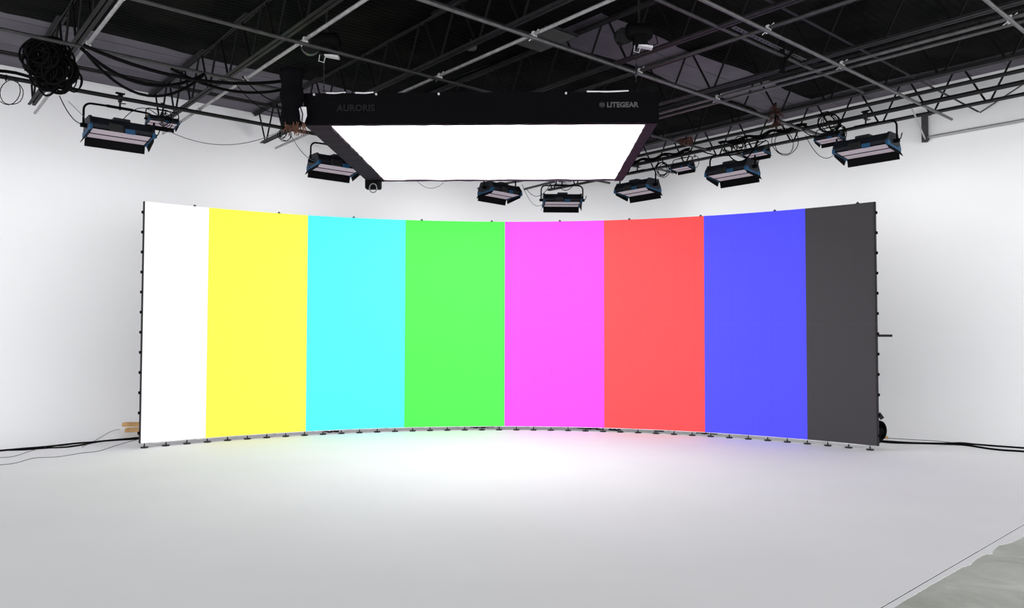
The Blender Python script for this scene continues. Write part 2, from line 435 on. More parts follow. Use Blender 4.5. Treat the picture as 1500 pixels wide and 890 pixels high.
pipe(W(-2, 18.14, ZPU), W(19.0, 18.14, ZPU), .045, 'pipe_black', 'dark pipe just above and inside the right lamp pipe')
pipe(W(-2, 15.30, ZPU+.02), W(18.4, 15.30, ZPU+.02), .034, 'pipe_grey', 'grey rigging pipe paired just below the long pinkish pipe at the upper right')
# short stub pipes under the back pipes near the corner
stubs = [((640, 296), (612, 283))]
def stub(p0, p1, h, r, lab, m='pipe_grey'):
    pipe(pxh(*p0, h), pxh(*p1, h), r, m, lab, name='stub_pipe')
stub((893, 268), (862, 262), 5.15, .04, 'short grey pipe end poking out above the fourth wash light')
stub((986, 253), (960, 246), 5.2, .035, 'short grey pipe end beside the coil right of the big light')
stub((1097, 232), (1060, 220), 5.2, .04, 'short grey pipe end above the small light at right centre')
stub((768, 277), (812, 266), 5.0, .04, 'thin grey pipe above the third and fourth wash lights')
stub((700, 276), (772, 263), 5.0, .04, 'thin grey pipe above the third wash light by the light\'s far edge')

# ------------------------------------------------------------------ wash lights
LM = {}
def make_wash(label):
    t = thing('wash_light', label, 'studio light', group=None)
    # housing: long trough opening downwards
    mb = MB(); mb.prism([(-.33, -.87), (-.33, -.78), (-.22, -.60), (.22, -.60), (.33, -.86), (.33, -.95)], -.62, .62)
    obj('housing', mb, 'housing', t)
    for s in (-1, 1):
        mb = MB(); mb.prism([(-.36, -.90), (-.36, -.76), (-.23, -.58), (.23, -.58), (.36, -.84), (.36, -.98)], s*.62, s*.675)
        obj('end_cap', mb, 'housing', t)
        mb = MB(); mb.box((s*.655, -.30, -.86), (.07, .15, .12), bev=.01); mb.box((s*.655, .29, -.93), (.07, .16, .12), bev=.01)
        mb.prism([(-.30, -.92), (-.30, -.86), (.30, -.93), (.30, -.98)], s*.63, s*.685)
        obj('corner_guard', mb, 'blue', t, label='blue corner guard')
    mb = MB()
    tl = Matrix.Rotation(-.12, 3, 'X')
    for y0, y1 in ((-.31, -.0), (.025, .31)): mb.box((0, (y0+y1)/2, -.918-.12*(y0+y1)/2), (1.2, y1-y0, .012), tl)
    obj('light_panel', mb, 'lamp_face', t)
    mb = MB(); mb.box((0, .012, -.925), (1.24, .02, .03)); mb.box((0, -.325, -.88), (1.24, .02, .03)); obj('louvre', mb, 'black', t)
    # barn doors: far long flap, near short one folded, two end flaps
    mb = MB(); mb.prism([(.33, -.94), (.35, -.94), (.40, -1.16), (.38, -1.16)], -.64, .64); obj('barn_door', mb, 'black', t)
    for s in (-1, 1):
        mb = MB(); mb.add([(s*.64, -.33, -.92), (s*.64, .33, -.92), (s*.72, .36, -1.10), (s*.66, -.28, -.98),
                           (s*.655, -.33, -.92), (s*.655, .33, -.92), (s*.735, .36, -1.10), (s*.675, -.28, -.98)],
                          [(0, 1, 2, 3), (7, 6, 5, 4), (0, 4, 5, 1), (1, 5, 6, 2), (2, 6, 7, 3), (3, 7, 4, 0)])
        obj('barn_door', mb, 'black', t)
    # control box and connector block
    mb = MB(); mb.box((.0, -.05, -.575), (.36, .34, .075), bev=.015); mb.box((-.14, -.31, -.80), (.30, .10, .17), bev=.015); obj('control_box', mb, 'black_gloss', t)
    mb = MB(); mb.box((.15, -.34, -.85), (.2, .06, .11), bev=.01)
    obj('connector_block', mb, 'blue', t, label='blue connector block')
    # yoke
    pts = [(-.74, 0, -.82), (-.74, 0, -.42)]
    for i in range(1, 7):
        q = math.pi/2*i/6; pts.append((-.74+.16-.16*math.cos(q), 0, -.42+.16*math.sin(q)))
    pts += [(-.2, 0, -.25), (.2, 0, -.25)]
    for i in range(0, 7):
        q = math.pi/2*i/6; pts.append((.74-.16+.16*math.sin(q), 0, -.42+.16*math.cos(q)))
    pts += [(.74, 0, -.82)]
    mb = MB(); mb.tube(pts, .024, 8); mb.tube([(-.28, 0, -.25), (.28, 0, -.25)], [.034, .034], 8)
    o = obj('yoke', mb, 'black', t); smooth_angle(o)
    for s in (-1, 1):
        mb = MB(); mb.tube([(s*.67, 0, -.78), (s*.80, 0, -.78)], .05, 10)
        if s > 0: mb.tube([(.78, 0, -.78), (.83, 0, -.74), (.87, -.02, -.62)], .013, 6)
        obj('pivot_knob', mb, 'black', t)
    mb = MB(); mb.tube([(0, 0, -.30), (0, 0, -.10)], .022, 8); mb.box((0, 0, -.06), (.08, .11, .12), bev=.015)
    mb.tube([(-.05, 0, 0), (.05, 0, 0)], .066, 10); mb.tube([(.02, 0, -.14), (.12, 0, -.13)], .014, 6)
    obj('hook_clamp', mb, 'black_gloss', t)
    mb = MB(); mb.box((0, 0, .09), (.20, .05, .04), bev=.01); mb.tube([(0, 0, .05), (0, 0, .09)], .02, 6); obj('clamp_handle', mb, 'black', t)
    ld = bpy.data.lights.new('lamp_light', 'AREA'); ld.shape = 'RECTANGLE'; ld.size = 1.15; ld.size_y = .3; ld.energy = 80; ld.color = (1, .985, 1)
    lo = bpy.data.objects.new('lamp_light', ld); C.objects.link(lo); lo.parent = t
    lo.location = (0, .47, -1.08); lo.rotation_euler = (math.radians(54), 0, 0)      # throws its light at the wall, slightly down
    return t
AV = math.atan2(V.y, V.x); AU = math.atan2(-U.y, -U.x)
wash0 = make_wash('black and blue wash light hanging from the left lamp pipe, leftmost of the row')
spots = [(W(19, 4.28, ZL), AV, None),
         (W(19, 9.75, ZL), AV, 'black and blue wash light partly hidden by the left edge of the big light'),
         (W(19, 15.7, ZL), AV+.10, 'black and blue wash light under the far edge of the big light, left of centre'),
         (W(19.0, 18.55, ZL), 0.03, 'black wash light square to the camera, in the back corner above the magenta bar'),
         (W(15.7, 18.72, ZL), AU, 'black and blue wash light at the far right corner of the big overhead light'),
         (W(12.2, 18.72, ZL), AU, 'black and blue wash light above the red and blue bars, second from the right'),
         (W(8.38, 18.72, ZL), AU, 'black and blue wash light at the far right, above the dark grey bar')]
G = 'wash lights hung from the pipes around the studio'
spots += [(W(19, -1.0, ZL), AV, 'added unseen black and blue wash light on the left lamp pipe beyond the left picture edge'),  # unseen lamps added past the row ends to even out the wall light
          (W(3.3, 18.72, ZL), AU, 'added unseen black and blue wash light on the right lamp pipe beyond the right picture edge')]
for i, (p, rz, lab) in enumerate(spots):
    o = wash0 if i == 0 else copy_tree(wash0)
    o.location = p; o.rotation_euler = (0, 0, rz); o['group'] = G
    if lab: o['label'] = lab
    for ch in o.children:
        if ch.type == 'LIGHT': ch.data = ch.data.copy(); ch.data.energy = LAMP_WATTS[i]
# four small floods, tipped, sitting close against the pipe
small = [((238, 168), 'L', 'small blue-ended flood clamped to the left lamp pipe right of the leftmost wash light'),
         ((1000, 245), 'R', 'small blue-ended flood left of the grey loop of cable, beside the big light'),
         ((1108, 213), 'R', 'small blue-ended flood clamped under the pipe above the second wash light from the right'),
         ((1215, 172), 'R', 'small pale blue flood above the left shoulder of the rightmost wash light')]
for (x, y), sd, lab in small:
    q = ray(x, y)
    p = CAM + q*((19.0/q.dot(U)) if sd == 'L' else (18.72/q.dot(V)))
    o = copy_tree(wash0); o.scale = (.5, .5, .5)
    for ch in list(o.children):
        if ch.type == 'LIGHT': bpy.data.objects.remove(ch)
    o.location = (p.x, p.y, ZL+.0); o.rotation_euler = (0, 0, AV if sd == 'L' else AU)
    o['label'] = lab; o['group'] = 'small floods between the wash lights'

# ------------------------------------------------------------------ big overhead soft light
HS = 3.95; ang = math.radians(-1.45)
sb = thing('overhead_soft_light', 'huge rectangular soft light in a black skirt hanging over the screen', 'studio light', (-.42, 17.15, HC+HS), ang)
WX, WY = 6.14/2, 5.45/2                                   # half opening
LX0, LX1, LY0, LY1 = -WX-.46, WX+.20, -WY-.06, WY+.06      # outer skirt
mb = MB(); nx, ny = 24, 20
vs = [Vector((-WX+2*WX*i/nx, -WY+2*WY*j/ny, .02 + .012*math.sin(i*1.3)*math.sin(j*.9))) for i in range(nx+1) for j in range(ny+1)]
mb.add(vs, [[i*(ny+1)+j, i*(ny+1)+j+1, (i+1)*(ny+1)+j+1, (i+1)*(ny+1)+j] for i in range(nx) for j in range(ny)])
obj('diffuser', mb, 'diffuser', sb, smooth=True)
def cloth_strip(p0, p1, thick, z0, z1, m, name, wob=.012, flare=0, base=None):
    p0, p1 = Vector(p0), Vector(p1); d = (p1-p0); L = d.length; d.normalize(); nrm = Vector((d.y, -d.x, 0))
    n = max(8, int(L/.18)); vs = []
    for i in range(n+1):
        p = p0 + d*(L*i/n); o1 = wob*math.sin(i*1.9)+random.uniform(-wob, wob)*.5
        vs += [p+nrm*(thick/2+o1+flare)+Vector((0, 0, z0+o1)), p+nrm*(thick/2+o1)+Vector((0, 0, z1)), p-nrm*(thick/2-o1)+Vector((0, 0, z1)), p-nrm*(thick/2-o1-flare)+Vector((0, 0, z0-o1))]
    fs = [[i*4+k, i*4+(k+1) % 4, (i+1)*4+(k+1) % 4, (i+1)*4+k] for i in range(n) for k in range(4)] + [[0, 1, 2, 3], [n*4+3, n*4+2, n*4+1, n*4]]
    mb = MB(); mb.add(vs, fs); return obj(name, mb, m, sb, smooth=False)
cloth_strip((LX0, LY0, 0), (LX1, LY0, 0), .06, -.005, .60, 'cloth', 'front_skirt')
cloth_strip((LX1, LY1, 0), (LX0, LY1, 0), .06, -.005, .60, 'cloth', 'back_skirt')
cloth_strip((LX0, LY1, 0), (LX0, LY0, 0), .06, -.0, .60, 'cloth', 'left_skirt')
cloth_strip((LX1, LY0, 0), (LX1, LY1, 0), .06, -.0, .60, 'cloth', 'right_skirt')
# underside hems between the opening and the skirts
for nm, x0, x1, y0, y1 in (('hem', LX0, -WX, LY0, LY1), ('hem', WX, LX1, LY0, LY1), ('hem', -WX, WX, LY0, -WY), ('hem', -WX, WX, WY, LY1)):
    mb = MB(); n = 30; long_y = (y1-y0) > (x1-x0); vs = []
    for i in range(n+1):
        t = i/n; wb = random.uniform(-.012, .012)
        if long_y: c = [(x0+ (0 if x0 < 0 else wb), y0+(y1-y0)*t), (x1 + (wb if x0 < 0 else 0), y0+(y1-y0)*t)]
        else: c = [(x0+(x1-x0)*t, y0+(0 if y0 < 0 else wb)), (x0+(x1-x0)*t, y1+(wb if y0 < 0 else 0))]
        for (x, y), z in ((c[0], -.02), (c[1], -.02), (c[1], .05), (c[0], .05)): vs.append(Vector((x, y, z + wb*.6)))
    mb.add(vs, [[i*4+k, i*4+(k+1) % 4, (i+1)*4+(k+1) % 4, (i+1)*4+k] for i in range(n) for k in range(4)])
    obj(nm, mb, 'hem', sb)
mb = MB(); mb.box(((LX0+LX1)/2, 0, .57), (LX1-LX0-.1, LY1-LY0-.1, .05)); obj('top_cover', mb, 'cloth', sb)
for x0, x1 in ((-3.12, -2.74), (-2.55, -2.2), (1.92, 2.72)):
    mb = MB(); mb.tube([(x0, LY0-.03, .605), ((x0+x1)/2, LY0-.03, .598), (x1, LY0-.03, .61)], .015, 8); obj('frame_tube', mb, 'white_paint', sb, label='white tube end of the frame')
for x in (-3.35, -2.14, -.93, 1.52):
    mb = MB(); mb.tube([(x, LY0-.065, .565), (x, LY0-.04, .565)], .022, 10); obj('grommet', mb, 'grommet', sb)
def text_obj(name, s, size, m, loc, parent, space=1.0):
    cu = bpy.data.curves.new(name, 'FONT'); cu.body = s; cu.size = size; cu.extrude = .004; cu.space_character = space; cu.offset = .006
    to = bpy.data.objects.new('tmp_text', cu); C.objects.link(to)
    bpy.context.view_layer.update()
    me = bpy.data.meshes.new_from_object(to.evaluated_get(bpy.context.evaluated_depsgraph_get()))
    bpy.data.objects.remove(to); me.materials.clear(); me.materials.append(M[m])
    o = obj(name, me, parent=parent, loc=loc); o.rotation_euler = (math.pi/2, 0, 0); return o
text_obj('lettering', 'LITEGEAR', .135, 'letters', (2.30, LY0-.056, .29), sb, 1.02)
text_obj('lettering', 'AURORIS', .17, 'letters_dim', (-2.90, LY0-.056, .245), sb, 1.06)
mb = MB(); mb.tube([(2.21, LY0-.062, .335), (2.21, LY0-.045, .335)], .062, 20); o = obj('round_logo', mb, 'letters_dim', sb)
mb = MB()
for z, l in ((.31, .05), (.335, .058), (.36, .05)): mb.box((2.21, LY0-.064, z), (l*1.8, .006, .009))
obj('logo_bar', mb, 'letters', sb)

# hoists carrying the soft light
def hoist(loc, label, flip=1):
    t = thing('chain_hoist', label, 'hoist', loc)
    mb = MB(); mb.tube([(-.26, 0, 0), (-.22, 0, 0), (.20, 0, 0), (.26, 0, 0)], [.13, .17, .17, .12], 14); o = obj('motor_body', mb, 'black', t); smooth_angle(o)
    mb = MB(); mb.box((.02*flip, -.02, -.18), (.26, .28, .2), bev=.03); obj('gearbox', mb, 'black', t)
    mb = MB(); mb.tube([(-.34*flip, .05, -.1), (-.30*flip, -.06, -.1)], .17, 16); mb.tube([(-.30*flip, .05, -.1), (-.26*flip, -.06, -.1)], .15, 16); obj('chain_wheel', mb, 'black_gloss', t)
    mb = MB(); mb.box((.12*flip, -.02, -.30), (.28, .13, .045), Matrix.Rotation(.18*flip, 3, 'Y')); obj('name_plate', mb, 'white_paint', t, label='white plate under the motor')
    mb = MB()
    mb.tube([(-.10, -.1, -.30), (-.12, -.1, -.42), (-.02, -.1, -.45), (.01, -.1, -.34)], .008, 5); obj('bail', mb, 'chrome', t)
    mb = MB()
    z = .16
    while z < .62:
        mb.box((0, 0, z), (.02 if int(z*20) % 2 else .045, .045 if int(z*20) % 2 else .02, .055)); z += .05
    obj('top_hook_chain', mb, 'black_gloss', t)
    mb = MB(); zb = -.28
    while zb > -1.0:
        mb.box((-.05, 0.04, zb), (.012 if int(-zb*25) % 2 else .03, .03 if int(-zb*25) % 2 else .012, .036)); zb -= .04
    obj('load_chain', mb, 'black_gloss', t)
    mb = MB(); mb.tube([(.1, .1, -.1), (.25*flip, .1, -.25), (.38*flip, .05, -.2), (.33*flip, 0, -.05), (.2*flip, 0, .05)], .012, 6); obj('control_lead', mb, 'rubber', t)
    return t
hoist(pxY(478, 61, 14.6), 'black chain hoist with white plate above the left front corner of the big light', 1)
hoist(pxY(936, 47, 14.6), 'black chain hoist with big round wheels above the right front corner of the big light', 1)
# small gear at the far left corner of the soft light
p = pxY(547, 268, 19.9)
t = thing('power_box', 'small black box with a cable loop at the far left corner of the big light', 'power box', p)
mb = MB(); mb.box((0, 0, 0), (.42, .2, .34), bev=.03); mb.box((.16, -.1, -.06), (.12, .1, .22), bev=.02); obj('case', mb, 'black', t)
mb = MB(); mb.tube([Vector((.02, -.14, -.16)) + Vector((.10*math.cos(q/12*6.283), 0, .12*math.sin(q/12*6.283))) for q in range(12)], .016, 6, closed=True); obj('cable_loop', mb, 'cable_grey', t)

# hanging cable bag with frayed tassels
p = pxY(427, 184, 14.3)
t = thing('cable_bag', 'tall black hanging cable bag left of the big overhead light', 'bag', p)
mb = MB(); n = 18; vs = []; rows = 14
for j in range(rows+1):
    z = 1.08*j/rows; rx = .205 + .02*math.sin(j*1.1) - .03*(j == 0)
    for k in range(n):
        q = 2*math.pi*k/n; r = rx*(1+.09*math.sin(q*5+j*.25)); vs.append(Vector((r*math.cos(q), .8*r*math.sin(q), z)))
mb.add(vs, [[j*n+k, j*n+(k+1) % n, (j+1)*n+(k+1) % n, (j+1)*n+k] for j in range(rows) for k in range(n)] + [list(range(n))[::-1], [rows*n+k for k in range(n)]])
obj('sack', mb, 'cloth', t, smooth=True)
mb = MB()
for k in range(5): mb.tube([(-.2+.1*k, .02*k, 1.05), (-.25+.14*k, .03, 1.12+.03*(k % 2)), (-.1+.11*k, 0, 1.06)], .03, 6)
obj('gathered_top', mb, 'black', t)
mb = MB()
for k in range(46):
    x = random.uniform(-.10, .27); y = random.uniform(-.15, .1)
    mb.tube([(x, y, .04), (x+random.uniform(-.03, .03), y, -.05), (x+random.uniform(-.07, .07), y+random.uniform(-.04, .04), random.uniform(-.2, -.08))], .007, 4)
obj('tassel', mb, 'rope', t, label='frayed reddish brown rope ends', kind='stuff')
# white plastic sleeve hanging beside the bag
p = pxY(442, 167, 14.25)
t = thing('hanging_sleeve', 'pale lilac plastic sleeve hanging between the black bag and the big light', 'sleeve', p)
mb = MB(); mb.add([(-.09, 0, .06), (-.02, -.03, .13), (.08, 0, .14), (.09, .02, -.02), (.05, 0, -.16), (-.01, -.03, -.14), (-.06, .01, -.05)] , [(0, 1, 6), (1, 5, 6), (1, 2, 3, 5), (3, 4, 5)])
mb.add([(x, y+.02, z) for x, y, z in mb.v], [f[::-1] for f in mb.f]); obj('film', mb, 'white_paint', t)
mb = MB(); mb.tube([(-.02, -.05, .14), (.03, -.05, -.01), (.02, -.05, -.15)], .012, 5); mb.tube([(.0, 0, .13), (.02, 0, .5)], .008, 5); obj('tie_cord', mb, 'rubber', t)

# ------------------------------------------------------------------ curved LED video wall
led = thing('video_wall', 'wide curved video wall showing eight vertical colour bars', 'screen', (0, 0, 0))
NC, NR = 39, 6
dw = (S1-S0)/NC; dh = (LZ1-LZ0)/NR
for c in range(NC):
    sc = S0 + (c+.5)*dw; th = sc/R0 + PSI
    w = dw - .0008
    if c == 18: pass
    mb = MB(); x = w/2*1.0002; h = dh/2 - .0004
    mb.add([(-x, 0, -h), (x, 0, -h), (x, 0, h), (-x, 0, h)], [(0, 1, 2, 3)])
    mb.add([(-x, 0, -h), (x, 0, -h), (x, 0, h), (-x, 0, h), (-x, .07, -h), (x, .07, -h), (x, .07, h), (-x, .07, h)],
           [(4, 7, 6, 5), (0, 4, 5, 1), (1, 5, 6, 2), (2, 6, 7, 3), (3, 7, 4, 0)])
    me = mb.mesh('led_panel', ['screen', 'screen_side'])
    for i, pgn in enumerate(me.polygons): pgn.material_index = 0 if i == 0 else 1
    uvl = me.uv_layers.new(name='strip')
    for lp in me.loops:
        vx = me.vertices[lp.vertex_index].co; uvl.data[lp.index].uv = ((sc + vx.x*.9999 + 10)/20, vx.z)
    for r in range(NR):
        p = arc(sc, LZ0 + (r+.5)*dh)
        o = obj('led_panel', me, parent=led, loc=p); o.rotation_euler = (0, 0, -th)
mbf = MB(); mbf.tube([(0, 0, .0), (0, 0, .012), (0, 0, .03), (0, 0, .034)], [.088, .092, .085, .03], 14); mbf.tube([(0, 0, .03), (0, 0, .115)], .013, 8); mbf.box((0, 0, .06), (.035, .035, .018))
foot_me = mbf.mesh('levelling_foot', 'black_gloss')
for i in range(40):
    s = (i-19.5)*.5 + SH
    obj('levelling_foot', foot_me, parent=led, loc=arc(s, 0, .02))
rail_l = dw*2-.03
mb = MB(); mb.box((0, .03, 0), (rail_l, .05, .018)); mb.box((-rail_l*.4, .03, -.012), (.05, .04, .02)); rail_me = mb.mesh('bottom_rail', 'white_paint')
for i in range(19):
    s = S0 + (2*i+1.5)*dw - dw/2 + dw*.02 + dw*.5
    o = obj('bottom_rail', rail_me, parent=led, loc=arc(s, LZ0-.010)); o.rotation_euler = (0, 0, -(s/R0+PSI))
mb = MB(); mb.box((0, .12, (LZ1-LZ0)/2), (.05, .05, LZ1-LZ0-.05))
for k in range(12): mb.box((0, .085, .25+.49*k), (.12, .03, .04))
post_me = mb.mesh('support_post', 'silver')
for i in range(0, 14):
    s = S0 + .12 + i*(S1-S0-.24)/13
    o = obj('support_post', post_me, parent=led, loc=arc(s, LZ0)); o.rotation_euler = (0, 0, -(s/R0+PSI))
mb = MB(); mb.box((0, .035, .012), (.07, .03, .024)); mb.tube([(0, .035, .02), (0, .035, .05)], .014, 6); lift_me = mb.mesh('lifting_lug', 'black')
for x in (283, 407, 517, 617, 720, 820, 922, 1027, 1136, 1258):
    s = arc_s(x); o = obj('lifting_lug', lift_me, parent=led, loc=arc(s, LZ1)); o.rotation_euler = (0, 0, -(s/R0+PSI))
mb = MB(); mb.box((0, .04, 0), (.045, .05, .07), bev=.008); latch_me = mb.mesh('side_latch', 'black')
for sd, s in ((-1, S0), (1, S1)):
    for k in range(12):
        o = obj('side_latch', latch_me, parent=led, loc=arc(s+sd*.04, LZ0+.25+k*.495)); o.rotation_euler = (0, 0, -(s/R0+PSI))
mb = MB(); mb.box((0, .035, 0), (.022, .09, LZ1-LZ0)); edge_me = mb.mesh('side_frame', 'steel')
for sd, s in ((-1, S0), (1, S1)):
    o = obj('side_frame', edge_me, parent=led, loc=arc(s+sd*.012, (LZ0+LZ1)/2)); o.rotation_euler = (0, 0, -(s/R0+PSI))
mb = MB(); mb.box((.19, .1, 0), (.38, .05, .06)); o = obj('side_arm', mb, 'steel', led, arc(S1, 2.80)); o.rotation_euler = (0, 0, -.3)
mb = MB(); mb.box((.09, .08, -.06), (.10, .03, .16), Matrix.Rotation(-.6, 3, 'Y')); o = obj('side_bracket', mb, 'steel', led, arc(S1, .90)); o.rotation_euler = (0, 0, -.3)

mb = MB(); mb.box((0, -.05, .085), (.3, .75, .17)); mb.box((0, .25, .225), (.3, .2, .11)); obj('base_weight', mb, 'black', led, (-9.55, 20.32, 0))
# dark loose leads lying on the floor behind the feet
for k, (x0, x1, off) in enumerate(((700, 735, .7), (690, 712, .5), (838, 868, .6), (850, 882, .45), (890, 905, .35), (955, 968, .5), (1015, 1045, .5), (480, 500, .4))):
    s0, s1 = arc_s(x0), arc_s(x1); pts = []
    for i in range(9):
        s = s0+(s1-s0)*i/8; pts.append(arc(s, .026 + .012*math.sin(i*1.7), off + .05*math.sin(i*1.3+k)))
    mb = MB(); mb.tube(pts, .024, 6)
    tag(obj('power_lead', mb, 'rubber', smooth=True), 'short black lead on the floor seen beneath the ' + ['green bar, longer one', 'green bar, nearer one', 'magenta bar, left one', 'magenta bar, right one', 'left edge of the red bar', 'middle of the red bar', 'seam of the red and blue bars', 'cyan bar'][k], 'cable')

# black reel at the right end, planks at the left end
p = arc(S1, 0, .35) + Vector((.12, 0, 0)); 
t = thing('cable_reel', 'black coiled cable bundle behind the lower right end of the video wall', 'cable', (p.x-.17, p.y+.1, 0))
mb = MB()
for k in range(9):
    c = Vector((.0+.012*(k % 3), .03*k-.12, .46)); r = .19-.02*(k % 4)
    mb.tube([c + Vector((r*.72*math.cos(q/20*6.283), 0, r*1.15*math.sin(q/20*6.283))) for q in range(20)], .03, 6, closed=True)
obj('coil', mb, 'rubber', t, smooth=True)
mb = MB(); mb.box((-.02, 0, .30), (.06, .2, .30)); mb.tube([(0, -.16, .45), (0, .2, .45)], .09, 10); obj('stand', mb, 'black', t)
mb = MB(); mb.box((.17, -.05, .28), (.12, .05, .06), bev=.01); obj('plug', mb, 'wood', t, label='tan plug end')
for k, (c, L, lab) in enumerate((((-10.05, 20.55), 1.0, 'pale wooden plank behind the left foot of the video wall, rear of the pair'), ((-9.95, 20.25), .75, 'orange-brown wooden plank behind the left foot of the video wall, front of the pair'))):
    mb = MB(); n = Matrix.Rotation(.10, 3, 'Z')
    mb.box((0, 0, 0), (L, .22, .10), n, bev=.006)
    zz = max(surf((Vector((c[0]+dx, c[1]+.15, 0))).dot(U), (Vector((c[0]+dx, c[1]+.15, 0))).dot(V)) for dx in (-L/2, 0, L/2))
    o = tag(obj('wood_plank', mb, 'wood', loc=(c[0], c[1], (.33 if k == 0 else .22))), lab, 'plank')

# ------------------------------------------------------------------ cables on the floor
def floor_cable(pts, r, m, label):
    P = []
    for x, y in pts:
        q = hit(x, y); P.append(q)
    P = catmull(P, 6)
    P = [Vector((p.x, p.y, surf(p.dot(U), p.dot(V)) + r)) for p in P]
    mb = MB(); mb.tube(P, r, 6); return tag(obj('floor_cable', mb, m, smooth=True), label, 'cable')
floor_cable([(-40, 666), (0, 661), (35, 658), (70, 655), (110, 650.5), (135, 648.5), (165, 645.5), (205, 642)], .022, 'rubber', 'thick black cable running left from the video wall, upper strand')
floor_cable([(-40, 664), (0, 660.5), (35, 659.5), (70, 656.8), (98, 655.5), (120, 652.5), (150, 647), (203, 643.5)], .018, 'rubber', 'black cable twined around the thick one at left, lower strand')
floor_cable([(-40, 672), (0, 670.5), (22, 668), (45, 660.5), (72, 654.5), (108, 652.5), (150, 646), (200, 640.5)], .007, 'cable_grey', 'thin grey cable at left crossing under the black pair')
floor_cable([(-40, 682), (0, 681), (24, 678), (50, 671), (85, 669), (120, 663.5), (145, 660.5), (175, 651), (204, 643)], .007, 'cable_grey', 'thin grey cable at left, lowest one on the floor')
floor_cable([(120, 655), (138, 646), (155, 636), (168, 630), (176, 629)], .006, 'cable_grey', 'thin grey cable arching up to the wooden planks')
floor_cable([(1283, 646), (1300, 647.2), (1340, 649.5), (1400, 650), (1430, 652), (1500, 657), (1560, 661)], .022, 'rubber', 'thick black cable running right from the video wall, upper strand')
floor_cable([(1283, 647), (1310, 649.5), (1360, 650.5), (1410, 652.5), (1455, 659), (1500, 662.3), (1560, 666)], .024, 'rubber', 'thick black cable running right from the video wall, lower strand')
floor_cable([(1288, 641), (1320, 643), (1370, 646), (1405, 649.5)], .008, 'cable_grey', 'thin grey cable at right above the black pair')

# ------------------------------------------------------------------ right wall track and bracket
WT = WALL_W-.09
o = pipe(W(8.33, WT, HC+5.38), W(-1, WT, HC+5.38), .045, 'silver', 'pale curtain track fixed along the upper right wall', name='curtain_track')
t = thing('wall_bracket', 'dark vertical bracket with a slanting brace at the end of the wall track', 'bracket', W(8.4, WT, HC+5.3))
mb = MB(); mb.box((-.02, -.02, .36), (.14, .10, .80)); mb.tube([(0, -.05, .02), (0, -.13, .02)], .05, 10); obj('plate', mb, 'pipe_dark', t)
mb = MB(); mb.box((0, 0, .74), (.5, .1, .05)); obj('top_arm', mb, 'steel', t)
mb = MB(); q = pxh(1333, 152, 5.9)-Vector(t.location); mb.tube([(-.03, -.06, .02), q], .022, 6); obj('slanting_brace', mb, 'silver', t)
q = pxh(1440, 166, 5.65)
bq = W(6.9, WALL_W-.1, ZB+.3)
pipe(W(6.98, 22.3, ZB+.02), W(5.7, WALL_W-.1, ZB+.75), .02, 'pipe_grey', 'thin grey diagonal strut by the upper right wall', name='diagonal_strut')

# ------------------------------------------------------------------ small ceiling things
def grid_box(mbx, a, w, z, size): pass
t = thing('ceiling_panel', 'dark grey flat panel fixed under the blankets at the top centre', 'panel', W(12.1, 11.3, HC+6.45), math.atan2(U.y, U.x))
mb = MB(); mb.box((0, 0, 0), (1.25, .85, .05)); obj('frame', mb, 'steel', t)
mb = MB(); mb.box((0, 0, -.03), (1.15, .75, .02)); obj('face', mb, 'grey_panel', t)
mb = MB(); mb.tube([(0, 0, 0), (0, 0, .3)], .02, 6); mb.tube([(.5, .3, 0), (.5, .3, .3)], .01, 6); obj('hanger', mb, 'steel', t)
p = pxh(690, 72, 6.5); t = thing('smoke_detector', 'small round dark disc on the ceiling left of the grey panel', 'detector', p)
mb = MB(); mb.tube([(0, 0, 0), (0, 0, .05), (0, 0, .07)], [.12, .14, .14], 20); obj('disc', mb, 'grey_panel', t)
mb = MB(); mb.tube([(0, 0, .06), (0, 0, .3)], .02, 6); obj('stem', mb, 'steel', t)
# perforated strut
q0 = pxh(1074, 39.5, 5.9); q1 = pxh(1183, 90, 5.9); L = (q1-q0).length
mb = MB(); mb.box((L/2, -.035, 0), (L, .018, .02)); mb.box((L/2, .035, 0), (L, .018, .02))
x = .03
while x < L: mb.box((x, 0, 0), (.05, .055, .018)); x += .13
o = tag(obj('perforated_strut', mb, 'pipe_grey', loc=q0), 'grey perforated steel strut between joists at the upper right', 'strut'); o.rotation_euler = (0, 0, math.atan2((q1-q0).y, (q1-q0).x))
# black strap and brace hanging by it
t = thing('hanging_strap', 'black strap with a slanting tail hanging from the upper right pipes', 'strap', pxh(1146, 106, 5.4))
mb = MB(); mb.box((0, 0, .38), (.11, .03, .8), bev=.01); mb.box((0, 0, 0), (.14, .05, .06)); obj('band', mb, 'black', t)
mb = MB(); mb.tube([(.03, 0, .1), (.08, 0, .28), (.2, .02, .42), (.3, .02, .5)], .035, 6); obj('tail', mb, 'black', t)
# dried brown hanging bundle and brown wedge
p = pxh(1136, 168, 5.35); t = thing('dried_bundle', 'brown frayed bundle hanging from the pipe right of centre', 'bundle', p)
mb = MB()
for k in range(40):
    a_ = random.uniform(0, 6.28); r = random.uniform(.05, .22); z = random.uniform(-.35, .28)
    mb.tube([(0, 0, z*.6), (r*.5*math.cos(a_), r*.5*math.sin(a_), z), (r*math.cos(a_), r*math.sin(a_), z-.08)], [.02, .016, .008], 5)
obj('frayed_strands', mb, 'brown', t, kind='stuff')
mb = MB(); mb.tube([(0, 0, -.2), (0, 0, .3)], .03, 6); obj('cord', mb, 'rubber', t)
p = pxh(1003, 206, 5.35); t = thing('cloth_wedge', 'rust-brown cloth wedge tied to the pipe right of the big light', 'cloth', p)
mb = MB(); vs = [(-.25, 0, .02), (.18, -.05, .12), (.26, .03, .0), (.2, 0, -.12), (-.12, -.05, -.14), (-.22, .05, -.05), (0, -.14, .0), (.05, .12, .0)]
